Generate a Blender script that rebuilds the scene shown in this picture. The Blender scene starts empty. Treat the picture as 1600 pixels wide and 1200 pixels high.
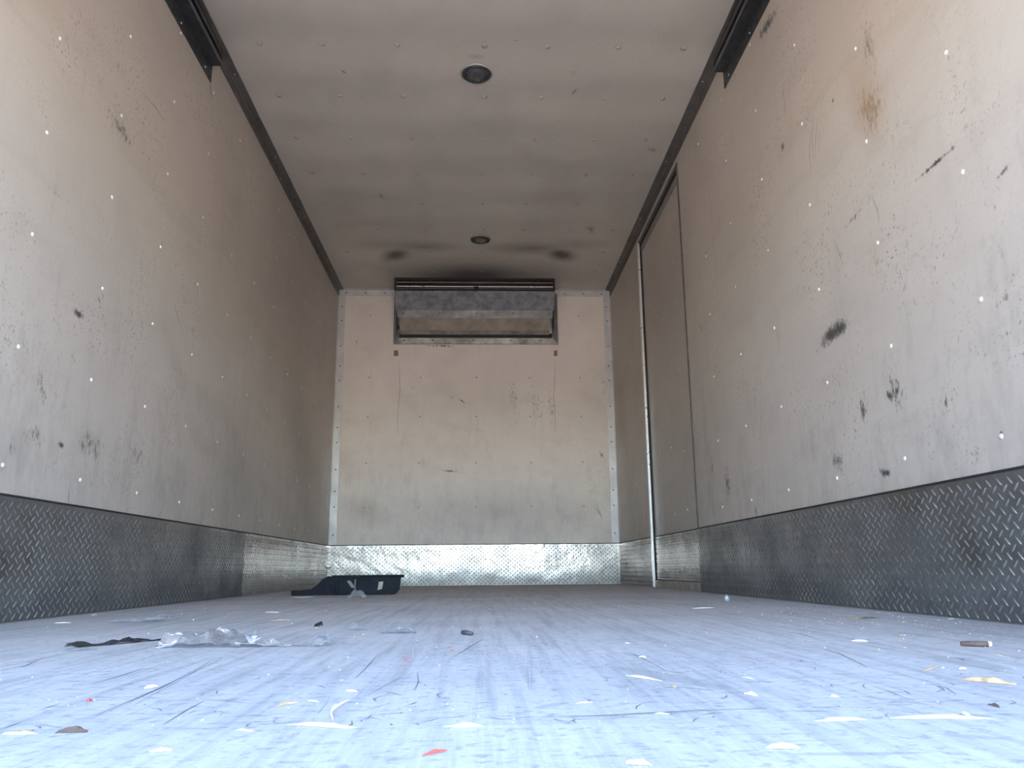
import bpy, bmesh, math, random
from mathutils import Vector, Matrix, noise

# ------------------------------------------------------------------ camera, sky, sun, exposure
SC = bpy.context.scene
COL = SC.collection
FL, YAW, PITCH, ROLL = 1251.34, 0.0403491, 0.2271125, -0.0092493
CAM = Vector((0.04488, 0.0, 0.122885))
W2, D, H = 1.17, 6.579, 2.485          # half width, depth of the back wall, ceiling height
YO = 0.69                              # rear edge of the box; the sill plate reaches out behind it
PH = 0.316                             # height of the tread plates

fw = Vector((math.sin(YAW) * math.cos(PITCH), math.cos(YAW) * math.cos(PITCH), math.sin(PITCH)))
rt = Vector((math.cos(YAW), -math.sin(YAW), 0))
up = rt.cross(fw)
r2 = rt * math.cos(ROLL) + up * math.sin(ROLL)
u2 = up * math.cos(ROLL) - rt * math.sin(ROLL)
cam_data = bpy.data.cameras.new('camera')
cam_data.sensor_width = 36.0
cam_data.lens = FL / 1600 * 36.0
cam_data.clip_start = 0.02
cam = bpy.data.objects.new('camera', cam_data)
cam.matrix_world = Matrix.Translation(CAM) @ Matrix((r2, u2, -fw)).transposed().to_4x4()
COL.objects.link(cam)
SC.camera = cam

world = bpy.data.worlds.new('sky')
SC.world = world
world.use_nodes = True
wn = world.node_tree
sky = wn.nodes.new('ShaderNodeTexSky')
sky.sky_type = 'NISHITA'
sky.sun_disc = False
sky.sun_elevation = math.radians(35)
sky.sun_rotation = math.radians(-12)
sky.air_density = 1.0
sky.dust_density = 1.6
sky.ozone_density = 1.0
bg = wn.nodes['Background']
bg.inputs['Strength'].default_value = 0.56
wn.links.new(sky.outputs['Color'], bg.inputs['Color'])

sun_d = bpy.data.lights.new('sun', 'SUN')
sun_d.energy = 20.0
sun_d.color = (1.0, 0.93, 0.84)
sun_d.angle = math.radians(0.53)
sun = bpy.data.objects.new('sun', sun_d)
_el, _az = math.radians(35), math.radians(-12)      # from ahead of the truck and to its left: none falls through the rear opening
sd = Vector((math.sin(_az) * math.cos(_el), math.cos(_az) * math.cos(_el), math.sin(_el)))
sun.rotation_euler = sd.to_track_quat('Z', 'Y').to_euler()
sun.location = (-4, 8, 9)
COL.objects.link(sun)

vs = SC.view_settings
vs.view_transform = 'Standard'
vs.look = 'None'
vs.gamma = 1
vs.use_curve_mapping = False
vs.exposure = 1.85
SC.cycles.use_denoising = True
SC.cycles.use_adaptive_sampling = True
SC.cycles.adaptive_threshold = 0.03
SC.cycles.max_bounces = 10
SC.cycles.diffuse_bounces = 6
SC.cycles.glossy_bounces = 6
SC.cycles.transparent_max_bounces = 16

# ------------------------------------------------------------------ helpers
def ray(x, y):
    return fw + r2 * ((x - 800) / FL) - u2 * ((y - 600) / FL)
def on(x, y, ax, v):
    d = ray(x, y)
    return CAM + d * ((v - CAM[ax]) / d[ax])
def FLR(x, y, z=0.0): return on(x, y, 2, z)
def CEI(x, y): return on(x, y, 2, H)
def LW(x, y): return on(x, y, 0, -W2)
def RW(x, y): return on(x, y, 0, W2)
def BK(x, y, d=D): return on(x, y, 1, d)


class MB:
    """collects shapes; build() links them as one mesh object"""
    def __init__(s):
        s.v, s.f, s.sm = [], [], []
    def add(s, vs, fs, smooth=False):
        b = len(s.v)
        s.v += [Vector(q) for q in vs]
        s.f += [[b + i for i in f] for f in fs]
        s.sm += [smooth] * len(fs)
        return s
    def box(s, x0, x1, y0, y1, z0, z1):
        return s.add([(x, y, z) for x in (x0, x1) for y in (y0, y1) for z in (z0, z1)],
                     [(0, 1, 3, 2), (4, 6, 7, 5), (0, 4, 5, 1), (2, 3, 7, 6), (0, 2, 6, 4), (1, 5, 7, 3)])
    def prism(s, poly, axis, a, b):
        """poly: 2D points in the two other axes (in axis order), extruded along axis from a to b"""
        def p(q, t):
            q = list(q); q.insert(axis, t); return q
        n = len(poly)
        return s.add([p(q, a) for q in poly] + [p(q, b) for q in poly],
                     [list(range(n))[::-1], list(range(n, 2 * n))] + [(i, (i + 1) % n, n + (i + 1) % n, n + i) for i in range(n)])
    def lathe(s, prof, c, axis=2, seg=32, sign=1, smooth=True):
        """prof: (radius, height) pairs turned about axis through c"""
        n = len(prof); vs = []
        for k in range(seg):
            a = 2 * math.pi * k / seg
            for r, h in prof:
                q = [r * math.cos(a), r * math.sin(a)]; q.insert(axis, h * sign)
                vs.append(Vector(q) + Vector(c))
        fs = []
        for k in range(seg):
            m = (k + 1) % seg
            for i in range(n - 1):
                fs.append((k * n + i, m * n + i, m * n + i + 1, k * n + i + 1))
        return s.add(vs, fs, smooth)
    def tube(s, pts, rad, seg=8, smooth=True):
        pts = [Vector(q) for q in pts]; n = len(pts); vs = []
        for i, q in enumerate(pts):
            t = (pts[min(i + 1, n - 1)] - pts[max(i - 1, 0)]).normalized()
            a = t.cross(Vector((0, 0, 1)) if abs(t.z) < 0.9 else Vector((1, 0, 0))).normalized(); b = t.cross(a)
            r = rad[i] if isinstance(rad, (list, tuple)) else rad
            vs += [q + (a * math.cos(2 * math.pi * k / seg) + b * math.sin(2 * math.pi * k / seg)) * r for k in range(seg)]
        fs = [(i * seg + k, i * seg + (k + 1) % seg, (i + 1) * seg + (k + 1) % seg, (i + 1) * seg + k) for i in range(n - 1) for k in range(seg)]
        fs += [list(range(seg))[::-1], list(range((n - 1) * seg, n * seg))]
        return s.add(vs, fs, smooth)
    def mesh(s, name, mat, off=Vector((0, 0, 0))):
        me = bpy.data.meshes.new(name)
        me.from_pydata([q - off for q in s.v], [], s.f)
        bm = bmesh.new(); bm.from_mesh(me)
        bmesh.ops.remove_doubles(bm, verts=bm.verts, dist=1e-6)
        bmesh.ops.recalc_face_normals(bm, faces=bm.faces)
        bm.to_mesh(me); bm.free()
        if len(me.polygons) == len(s.sm):
            me.polygons.foreach_set('use_smooth', s.sm)
        if mat: me.materials.append(mat)
        return me
    def build(s, name, mat, parent=None, bevel=0.0, **props):
        off = parent.matrix_world.translation.copy() if parent else Vector((0, 0, 0))
        if parent:
            off = wloc(parent)
        o = bpy.data.objects.new(name, s.mesh(name, mat, off))
        COL.objects.link(o)
        o.parent = parent
        if bevel:
            m = o.modifiers.new('bevel', 'BEVEL'); m.width = bevel; m.segments = 2; m.limit_method = 'ANGLE'
        for k, q in props.items(): o[k] = q
        return o

def wloc(o):
    q = o.location.copy()
    while o.parent:
        o = o.parent; q += o.location
    return q
def thing(name, loc, label, cat, group=None):
    o = bpy.data.objects.new(name, None); COL.objects.link(o)
    o.location = loc; o.empty_display_size = 0.05
    o['label'] = label; o['category'] = cat
    if group: o['group'] = group
    return o
def tag(o, label, cat, group=None):
    o['label'] = label; o['category'] = cat
    if group: o['group'] = group
    return o
def inst(name, me, parent, loc, rot=None, scale=None, **props):
    o = bpy.data.objects.new(name, me); COL.objects.link(o)
    o.parent = parent
    o.location = Vector(loc) - (wloc(parent) if parent else Vector((0, 0, 0)))
    if rot: o.rotation_euler = rot
    if scale: o.scale = scale
    for k, q in props.items(): o[k] = q
    return o


def root(name, label, kind='structure'):
    o = bpy.data.objects.new(name, None); COL.objects.link(o); o['kind'] = kind; o['label'] = label; o.empty_display_size = 0.05
    return o

class NT:
    """small wrapper for material nodes"""
    def __init__(s, name):
        s.m = bpy.data.materials.new(name); s.m.use_nodes = True
        s.t = s.m.node_tree; s.n = s.t.nodes; s.b = s.n['Principled BSDF']
        s.tc = s.n.new('ShaderNodeTexCoord')
    def link(s, a, b): s.t.links.new(a, b)
    def setin(s, sock, v):
        if isinstance(v, bpy.types.NodeSocket): s.link(v, sock)
        elif v is not None: sock.default_value = v
    def map(s, loc=(0, 0, 0), rot=(0, 0, 0), sc=(1, 1, 1), typ='POINT'):
        q = s.n.new('ShaderNodeMapping'); q.vector_type = typ
        s.link(s.tc.outputs['Object'], q.inputs['Vector'])
        q.inputs['Location'].default_value = loc; q.inputs['Rotation'].default_value = rot; q.inputs['Scale'].default_value = sc
        return q.outputs['Vector']
    def noise(s, vec=None, scale=5, detail=4, rough=0.55, dist=0.0):
        q = s.n.new('ShaderNodeTexNoise')
        s.link(vec if vec else s.tc.outputs['Object'], q.inputs['Vector'])
        q.inputs['Scale'].default_value = scale; q.inputs['Detail'].default_value = detail
        q.inputs['Roughness'].default_value = rough; q.inputs['Distortion'].default_value = dist
        return q.outputs['Fac']
    def ramp(s, fac, pts):
        q = s.n.new('ShaderNodeValToRGB'); s.setin(q.inputs['Fac'], fac)
        e = q.color_ramp.elements
        while len(e) < len(pts): e.new(0.5)
        for i, (p, c) in enumerate(pts):
            e[i].position = p; e[i].color = (c, c, c, 1) if isinstance(c, (int, float)) else (*c, 1)
        return q.outputs['Color']
    def math(s, op, a, b=None, clamp=False):
        q = s.n.new('ShaderNodeMath'); q.operation = op; q.use_clamp = clamp
        s.setin(q.inputs[0], a)
        if b is not None: s.setin(q.inputs[1], b)
        return q.outputs[0]
    def mix(s, fac, a, b, mode='MIX'):
        q = s.n.new('ShaderNodeMix'); q.data_type = 'RGBA'; q.blend_type = mode
        s.setin(q.inputs['Factor'], fac)
        for sock, v in ((q.inputs[6], a), (q.inputs[7], b)):
            s.setin(sock, (*v, 1) if isinstance(v, tuple) and len(v) == 3 else v)
        return q.outputs[2]
    def bump(s, h, strength=0.2, dist=0.01, normal=None):
        q = s.n.new('ShaderNodeBump'); q.inputs['Strength'].default_value = strength; q.inputs['Distance'].default_value = dist
        s.setin(q.inputs['Height'], h)
        if normal: s.link(normal, q.inputs['Normal'])
        return q.outputs['Normal']
    def blob(s, c, axis, ang, a, b, power=1.0):
        """soft elliptical mask, 1 at its centre; axis is the wall's normal axis, ang turns it in the wall"""
        rot = [0, 0, 0]; rot[axis] = ang
        sc = [a, b]; sc.insert(axis, 50.0)
        v = s.map(tuple(c), tuple(rot), tuple(sc), 'TEXTURE')
        g = s.n.new('ShaderNodeTexGradient'); g.gradient_type = 'SPHERICAL'
        s.link(v, g.inputs['Vector'])
        return g.outputs['Fac']
    def done(s, col=None, rough=0.5, metal=0.0, normal=None, spec=0.5):
        if col is not None: s.setin(s.b.inputs['Base Color'], (*col, 1) if isinstance(col, tuple) and len(col) == 3 else col)
        s.setin(s.b.inputs['Roughness'], rough); s.setin(s.b.inputs['Metallic'], metal)
        s.b.inputs['Specular IOR Level'].default_value = spec
        if normal: s.link(normal, s.b.inputs['Normal'])
        return s.m

def stains(t, col, items, axis):
    """each item: centre, angle, half length, half width, colour, strength, grain scale (0 = soft); alike ones share one mask"""
    sets = {}
    for c, ang, a, b, dark, st, g in items:
        m = t.math('MULTIPLY', t.blob(c, axis, ang, a, b), st)
        k = (dark, bool(g))
        sets[k] = t.math('MAXIMUM', sets[k], m) if k in sets else m
    gr = None
    for (dark, g), m in sets.items():
        if g:
            if gr is None:
                sq = [1.0, 1.0, 0.45]
                gr = t.noise(t.map((0, 0, 0), (0.35, 0, 0), tuple(sq)), 75, 4, 0.8)
            m = t.math('ADD', t.math('MULTIPLY', m, 0.52), gr)
            m = t.ramp(m, [(0.66, 0.0), (0.84, 0.92)])
        else:
            m = t.ramp(m, [(0.0, 0.0), (0.30, 0.28), (0.75, 0.85), (1.0, 0.93)])
        col = t.mix(m, col, dark)
    return col

def seg_on(fn, x0, y0, x1, y1, axis):
    """centre, angle and half length of a mark drawn between two points of a wall"""
    a, b = fn(x0, y0), fn(x1, y1); d = b - a; c = (a + b) / 2
    o = [i for i in range(3) if i != axis]
    ang = math.atan2(d[o[1]], d[o[0]])
    if axis == 1: ang = -ang
    return c, ang, d.length / 2

# ------------------------------------------------------------------ materials
BLK, SOOT_SHADOW, BRN = (0.035, 0.033, 0.032), (0.045, 0.037, 0.034), (0.20, 0.11, 0.05)

def panel_mat(name, axis, items, base=(0.54, 0.475, 0.42), low=1.0, ribs=True):
    t = NT(name)
    big = t.noise(None, 1.3, 3, 0.6)
    col = t.mix(t.ramp(big, [(0.32, 0.0), (0.72, 1.0)]), tuple(q * 0.86 for q in base), base)
    # smeared diagonal wiping marks and vertical runs
    rot = [0, 0, 0]; rot[axis] = 0.6
    sm = t.noise(t.map((0, 0, 0), tuple(rot), (1.4, 1.1, 5.0) if axis != 1 else (1.6, 1, 2.2)), 2.0, 3, 0.6)
    col = t.mix(t.ramp(sm, [(0.50, 0.0), (0.78, 0.30 if axis != 1 else 0.2)]), col, (0.33, 0.29, 0.25))
    vr = t.noise(t.map((0, 0, 0), (0, 0, 0), (6, 6, 0.6) if axis != 1 else (5, 5, 0.8)), 2.4, 4, 0.65)
    col = t.mix(t.ramp(vr, [(0.54, 0.0), (0.90, 0.30 * low)]), col, (0.27, 0.25, 0.23))
    # fine pitting and black specks
    sp = t.noise(None, 85, 2, 0.7)
    msk = t.noise(None, 2.6, 2, 0.6)
    col = t.mix(t.math('MULTIPLY', t.ramp(sp, [(0.60, 0.0), (0.68, 1.0)]), t.ramp(msk, [(0.45, 0.0), (0.66, 0.85 if axis == 0 else 0.3)])), col, (0.12, 0.105, 0.09))
    if low and axis != 2:                                   # scuffs of cargo along the lower half
        sep = t.n.new('ShaderNodeSeparateXYZ'); t.link(t.tc.outputs['Object'], sep.inputs[0])
        h = t.math('MULTIPLY_ADD', sep.outputs['Z'], -0.75); t.n[-1].inputs[2].default_value = 1.02
        g = t.noise(t.map((3, 5, 1), (0, 0, 0), (1, 1, 0.45)), 9, 4, 0.75)
        m = t.math('ADD', t.math('MULTIPLY', h, 0.24), g)
        col = t.mix(t.ramp(m, [(0.62, 0.0), (0.90, 0.40 * low)]), col, (0.19, 0.175, 0.155))
    col = stains(t, col, items, axis)
    b = t.bump(t.noise(None, 210, 2, 0.5), 0.16, 0.002)
    b = t.bump(t.noise(None, 26, 4, 0.65), 0.22, 0.006, b)
    return t.done(col, t.ramp(big, [(0.3, 0.50), (0.7, 0.38)]), 0, b, 0.45)

def mark(fn, axis, x0, y0, x1, y1, wpx, col=BLK, st=0.8, g=60):
    """dark mark between two points; half width is a share of its length"""
    c, ang, l = seg_on(fn, x0, y0, x1, y1, axis)
    return (c, ang, l, max(l * wpx, 0.004), col, st, g)

stL = [mark(LW, 0, 105, 478, 140, 503, .30), mark(LW, 0, 152, 460, 157, 475, .5, st=.9), mark(LW, 0, 60, 560, 72, 650, .35, st=.55, g=45),
       mark(LW, 0, 30, 660, 75, 700, .6, st=.58, g=45), mark(LW, 0, 88, 690, 102, 700, .5), mark(LW, 0, 160, 165, 215, 235, .35, st=.6, g=45),
       mark(LW, 0, 110, 665, 170, 720, .6, st=.5, g=45), mark(LW, 0, 10, 680, 25, 720, .5, st=.5), mark(LW, 0, 190, 700, 235, 720, .5, st=.5, g=45),
       mark(LW, 0, 105, 545, 125, 575, .35, (0.30, 0.10, 0.06), .4), mark(LW, 0, 327, 118, 331, 160, .14, st=.9, g=0), mark(LW, 0, 318, 100, 332, 130, .35, st=.9),
       mark(LW, 0, 40, 270, 130, 330, .18, st=.3, g=45), mark(LW, 0, 250, 500, 300, 640, .3, (0.25, 0.23, 0.2), .3, 0), mark(LW, 0, 440, 560, 490, 800, .5, (0.2, 0.18, 0.16), .35, 0),
       mark(LW, 0, 300, 640, 420, 800, .5, (0.2, 0.19, 0.17), .35, 0)]
stR = [mark(RW, 0, 1270, 548, 1334, 490, .28, st=.95, g=48), mark(RW, 0, 1296, 528, 1330, 500, .42, st=.95, g=48), mark(RW, 0, 1345, 590, 1352, 690, .45, st=.55, g=45),
       mark(RW, 0, 1378, 612, 1402, 625, .5, st=.85), mark(RW, 0, 1292, 700, 1325, 745, .6, st=.65, g=60), mark(RW, 0, 1370, 735, 1395, 742, .45, st=.9),
       mark(RW, 0, 1475, 600, 1483, 670, .35, st=.5), mark(RW, 0, 1108, 700, 1118, 770, .5, st=.45, g=45), mark(RW, 0, 1132, 700, 1140, 810, .45, st=.55, g=45),
       mark(RW, 0, 1178, 785, 1184, 812, .25, st=.9), mark(RW, 0, 1300, 378, 1372, 298, .10, st=.5), mark(RW, 0, 1420, 292, 1515, 208, .08, st=.75),
       mark(RW, 0, 1325, 90, 1385, 240, .55, (0.34, 0.22, 0.12), .5, 0), mark(RW, 0, 1340, 20, 1375, 130, .5, (0.2, 0.16, 0.13), .55, 45), mark(RW, 0, 1330, 140, 1395, 200, .7, (0.25, 0.15, 0.08), .55, 45),
       mark(RW, 0, 1175, 75, 1225, 0, .25, st=.8, g=60), mark(RW, 0, 1305, 372, 1320, 412, .2, st=.5), mark(RW, 0, 1355, 345, 1385, 470, .5, (0.34, 0.24, 0.16), .45, 45),
       mark(RW, 0, 1380, 560, 1420, 660, .5, st=.55, g=45), mark(RW, 0, 1220, 226, 1226, 232, .9, st=.9, g=0), mark(RW, 0, 1300, 154, 1303, 160, .9, st=.9, g=0),
       mark(RW, 0, 1090, 505, 1100, 520, .4, st=.5), mark(RW, 0, 960, 560, 990, 800, .4, (0.18, 0.16, 0.14), .35, 0), mark(RW, 0, 1540, 300, 1600, 230, .15, st=.5),
       mark(RW, 0, 1535, 500, 1600, 440, .3, st=.35, g=60), mark(RW, 0, 1562, 673, 1567, 680, .8, st=1, g=0)]
stB = [mark(BK, 1, 682, 734, 722, 738, .12, st=.75), mark(BK, 1, 716, 622, 728, 631, .25, st=.8), mark(BK, 1, 704, 618, 708, 625, .4, st=.8),
       mark(BK, 1, 800, 560, 806, 690, .25, st=.35, g=70), mark(BK, 1, 835, 570, 840, 690, .3, st=.35, g=70), mark(BK, 1, 860, 580, 864, 690, .25, st=.35, g=70),
       mark(BK, 1, 935, 700, 944, 722, .3, st=.6), mark(BK, 1, 550, 545, 566, 522, .2, st=.5), mark(BK, 1, 640, 600, 650, 610, .4, st=.6),
       mark(BK, 1, 600, 800, 950, 800, .3, (0.24, 0.22, 0.2), .40, 0), mark(BK, 1, 520, 780, 620, 820, .5, (0.22, 0.2, 0.18), .35, 0), mark(BK, 1, 940, 540, 945, 640, .2, st=.3, g=70),
       mark(BK, 1, 930, 790, 942, 812, .12, st=.7, g=0), mark(BK, 1, 650, 540, 730, 541, .08, st=.7)]
stC = [mark(CEI, 2, 596, 392, 640, 404, 1.5, SOOT_SHADOW, 1.0, 0), mark(CEI, 2, 856, 404, 900, 391, 1.5, SOOT_SHADOW, 1.0, 0), mark(CEI, 2, 603, 394, 627, 401, 1.6, SOOT_SHADOW, 1.0, 0), mark(CEI, 2, 868, 401, 890, 394, 1.6, SOOT_SHADOW, 1.0, 0),
       mark(CEI, 2, 590, 384, 735, 386, .42, SOOT_SHADOW, .5, 0), mark(CEI, 2, 755, 388, 915, 387, .42, SOOT_SHADOW, .55, 0),
       mark(CEI, 2, 575, 428, 910, 428, .5, SOOT_SHADOW, .85, 0), mark(CEI, 2, 520, 380, 660, 384, .5, SOOT_SHADOW, .3, 0), mark(CEI, 2, 840, 384, 965, 380, .5, SOOT_SHADOW, .3, 0),  # haze before the cooling unit: soot, plus its soft shadow painted in
       mark(CEI, 2, 590, 296, 602, 316, .4, (0.14, 0.13, 0.13), .6, 60), mark(CEI, 2, 532, 107, 542, 114, .35, (0.12, 0.05, 0.02), 1, 0), mark(CEI, 2, 890, 150, 905, 135, .5, (0.15, 0.13, 0.12), .7, 75),
       mark(CEI, 2, 800, 62, 812, 64, .15, BLK, .8, 0), mark(CEI, 2, 1005, 228, 1035, 240, .5, (0.15, 0.13, 0.12), .6, 75), mark(CEI, 2, 895, 125, 900, 88, .6, (0.25, 0.22, 0.2), .35, 60),
       mark(CEI, 2, 918, 345, 928, 370, .4, (0.12, 0.1, 0.1), .6, 75), mark(CEI, 2, 728, 88, 760, 88, .5, (0.2, 0.14, 0.11), .45, 0)]

M_WL = panel_mat('dirty_panel_left', 0, stL)
M_WR = panel_mat('dirty_panel_right', 0, stR)
M_WB = panel_mat('dirty_panel_back', 1, stB, (0.84, 0.76, 0.71), 0.6)
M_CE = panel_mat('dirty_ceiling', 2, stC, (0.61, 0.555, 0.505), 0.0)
M_DR = panel_mat('dirty_door_panel', 0, [], (0.50, 0.445, 0.395), 0.6)

def plain(name, col, rough=0.5, metal=0.0, var=0.25, scale=14, bump=0.05, spec=0.5):
    t = NT(name)
    n = t.noise(None, scale, 5, 0.65)
    c = t.mix(t.ramp(n, [(0.3, 0.0), (0.7, 1.0)]), tuple(q * (1 - var) for q in col), tuple(min(1, q * (1 + var * 0.6)) for q in col))
    r = t.ramp(n, [(0.3, min(1, rough + 0.1)), (0.7, max(0.03, rough - 0.06))])
    return t.done(c, r, metal, t.bump(t.noise(None, scale * 9, 3, 0.6), bump, 0.003), spec)

def tread_mat(name, col, rough, dirt):
    t = NT(name)
    n = t.noise(None, 3.5, 5, 0.65)
    f = t.noise(None, 60, 4, 0.7)
    sep = t.n.new('ShaderNodeSeparateXYZ'); t.link(t.tc.outputs['Object'], sep.inputs[0])
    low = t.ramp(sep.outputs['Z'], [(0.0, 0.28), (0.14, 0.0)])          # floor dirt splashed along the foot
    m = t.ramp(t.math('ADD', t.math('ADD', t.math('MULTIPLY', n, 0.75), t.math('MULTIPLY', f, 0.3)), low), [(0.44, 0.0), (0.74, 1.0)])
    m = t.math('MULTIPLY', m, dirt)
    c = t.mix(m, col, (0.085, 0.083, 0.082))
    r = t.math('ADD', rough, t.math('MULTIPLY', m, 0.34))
    me = t.math('SUBTRACT', 1.0, t.math('MULTIPLY', m, 0.75))
    b = t.bump(t.noise(None, 6.0, 4, 0.6), 0.7, 0.014)                 # the sheet is buckled
    b = t.bump(t.noise(None, 130, 3, 0.6), 0.08, 0.002, b)
    return t.done(c, r, me, b, 0.5)

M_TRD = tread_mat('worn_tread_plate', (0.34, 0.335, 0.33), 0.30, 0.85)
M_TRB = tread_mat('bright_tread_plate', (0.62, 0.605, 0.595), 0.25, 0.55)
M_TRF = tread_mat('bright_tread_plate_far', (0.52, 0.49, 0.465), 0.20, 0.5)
M_ALU = plain('aluminium_trim', (0.60, 0.59, 0.60), 0.45, 0.6, 0.14, 9)
def bar_mat(name, lo, hi, rough, metal):
    t = NT(name)
    g = t.n.new('ShaderNodeNewGeometry')
    n = t.noise(g.outputs['Position'], 4.5, 4, 0.7)
    return t.done(t.mix(t.ramp(n, [(0.40, 0.0), (0.66, 1.0)]), lo, hi), rough, metal)
M_LUG = bar_mat('worn_bar_tops', (0.19, 0.185, 0.18), (0.40, 0.39, 0.38), 0.36, 0.75)
M_LUB = bar_mat('polished_bar_tops', (0.40, 0.395, 0.39), (0.68, 0.67, 0.66), 0.24, 0.95)
M_ALB = plain('bright_aluminium', (0.86, 0.86, 0.87), 0.30, 0.7, 0.15, 25)
M_DKT = plain('dark_grey_trim', (0.125, 0.115, 0.11), 0.42, 0.15, 0.3, 12)
M_TRK = plain('black_track_steel', (0.050, 0.052, 0.056), 0.45, 0.3, 0.35, 20)
M_GAP = plain('black_sealant', (0.018, 0.017, 0.017), 0.7, 0.0, 0.3, 30)
M_RIV = plain('white_plastic_rivet', (0.72, 0.71, 0.68), 0.30, 0.0, 0.08, 40)
M_FAS = plain('painted_fastener', (0.42, 0.37, 0.33), 0.5, 0.0, 0.35, 60)
M_DOT = plain('dull_steel_rivet', (0.10, 0.095, 0.09), 0.5, 0.5, 0.3, 60)
M_GAL = plain('galvanised_sheet', (0.36, 0.365, 0.40), 0.48, 0.45, 0.45, 16)
M_FLG = plain('flange_sheet', (0.17, 0.168, 0.172), 0.45, 0.4, 0.3, 16)
M_TAN = plain('stained_tan_panel', (0.40, 0.335, 0.28), 0.42, 0.1, 0.35, 8)
M_BLK = plain('black_steel', (0.014, 0.013, 0.014), 0.4, 0.2, 0.3, 20)
M_SLT = plain('grille_bar', (0.24, 0.215, 0.21), 0.35, 0.7, 0.3, 30)
M_TAP = plain('brown_tape', (0.30, 0.17, 0.09), 0.6, 0.0, 0.25, 40)
M_BZL = plain('lamp_bezel', (0.060, 0.058, 0.058), 0.35, 0.3, 0.3, 40)
M_RIM = plain('lamp_rim', (0.48, 0.45, 0.43), 0.45, 0.1, 0.2, 40)
M_LEN = plain('grey_lens', (0.085, 0.085, 0.088), 0.22, 0.0, 0.2, 50)
M_PLS = plain('navy_black_plastic', (0.010, 0.012, 0.020), 0.5, 0.0, 0.3, 20, 0.05, 0.15)
M_WD1 = plain('pale_wood', (0.80, 0.70, 0.56), 0.65, 0.0, 0.18, 60)
M_WD2 = plain('tan_wood', (0.56, 0.38, 0.22), 0.65, 0.0, 0.30, 60)
M_WD3 = plain('brown_wood', (0.15, 0.095, 0.075), 0.7, 0.0, 0.35, 60)
M_RED = plain('red_plastic', (0.55, 0.10, 0.08), 0.5, 0.0, 0.2, 60)
M_LBL = plain('label_paper', (0.42, 0.37, 0.30), 0.6, 0.0, 0.3, 60)

def film_mat(name, col, alpha, rough=0.12, gloss=0.35, glint=0.0):
    """thin plastic: mostly clear, a little milky, with a glossy skin"""
    t = NT(name)
    t.n.remove(t.b)
    n = t.noise(None, 30, 4, 0.7)
    nb = t.bump(t.noise(None, 45, 3, 0.6), 0.4, 0.005)
    def sh(kind, c, **k):
        q = t.n.new(kind); q.inputs['Color'].default_value = (*c, 1)
        if 'Normal' in q.inputs: t.link(nb, q.inputs['Normal'])
        for a, v in k.items(): q.inputs[a].default_value = v
        return q.outputs[0]
    tr_ = sh('ShaderNodeBsdfTransparent', (0.94, 0.95, 0.96)); df = sh('ShaderNodeBsdfDiffuse', col); gl = sh('ShaderNodeBsdfGlossy', (0.95, 0.96, 1.0), Roughness=rough)
    def mx(f, a, b):
        q = t.n.new('ShaderNodeMixShader'); t.setin(q.inputs[0], f); t.link(a, q.inputs[1]); t.link(b, q.inputs[2]); return q.outputs[0]
    wr = t.noise(t.map((0, 0, 0), (0, 0, 0.3), (0.35, 1, 1)), 55, 3, 0.6)        # white streaks painted in for the film's bright glints
    body = mx(t.math('MAXIMUM', t.ramp(n, [(0.35, alpha * 0.45), (0.70, min(1, alpha * 1.7))]), t.ramp(wr, [(0.56, 0.0), (0.66, glint)])), tr_, df)
    t.link(mx(gloss * 0.5, body, gl), t.n['Material Output'].inputs[0])
    return t.m
M_FLM = film_mat('clear_film', (0.92, 0.93, 0.95), 0.10, 0.09, 0.7, 0.8)
M_FLM2 = film_mat('cloudy_film', (0.50, 0.52, 0.55), 0.20, 0.18, 0.22, 0.45)
M_FLD = film_mat('dark_film', (0.045, 0.04, 0.04), 0.95, 0.3, 0.08)

# floor: worn grey coating, streaked along the box, with pale and dark scuffs
def floor_mat(name, base, worn, wet):
    t = NT(name)
    n = t.noise(None, 2.2, 6, 0.65)
    col = t.mix(t.ramp(n, [(0.35, 0.0), (0.68, 1.0)]), tuple(q * 0.80 for q in base), base)
    st = t.noise(t.map((0, 0, 0), (0, 0, 0), (14, 0.55, 1)), 3.0, 5, 0.7)
    col = t.mix(t.ramp(st, [(0.46, 0.0), (0.70, 0.62)]), col, tuple(q * 0.46 for q in base))
    for k, (rz, sc) in enumerate(((0.5, 3.1), (-0.9, 2.3), (1.25, 2.7))):
        s1 = t.noise(t.map((k * 3.7, 0, 0), (0, 0, rz), (2.0, 60, 1)), sc, 3, 0.55)
        msk = t.noise(None, 3.0 + k, 3, 0.6)
        mm = t.math('MULTIPLY', t.ramp(s1, [(0.63, 0.0), (0.68, 1.0)]), t.ramp(msk, [(0.45, 0.0), (0.62, 0.6)]))
        col = t.mix(mm, col, worn if k == 1 else tuple(q * 0.42 for q in base))
    sp = t.noise(None, 55, 4, 0.75)
    col = t.mix(t.ramp(sp, [(0.53, 0.0), (0.66, 0.6)]), col, tuple(q * 0.40 for q in base))
    for c, ang, a, b in wet:
        m = t.blob(c, 2, ang, a, b)
        m = t.ramp(t.math('ADD', t.math('MULTIPLY', m, 1.2), t.noise(None, 14, 4, 0.6)), [(0.72, 0.0), (1.05, 0.42)])
        col = t.mix(m, col, tuple(q * 0.45 for q in base))
    b = t.bump(t.noise(None, 30, 5, 0.7), 0.25, 0.006)
    b = t.bump(sp, 0.15, 0.002, b)
    return t.done(col, t.ramp(n, [(0.3, 0.80), (0.7, 0.62)]), 0, b, 0.15)

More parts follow.
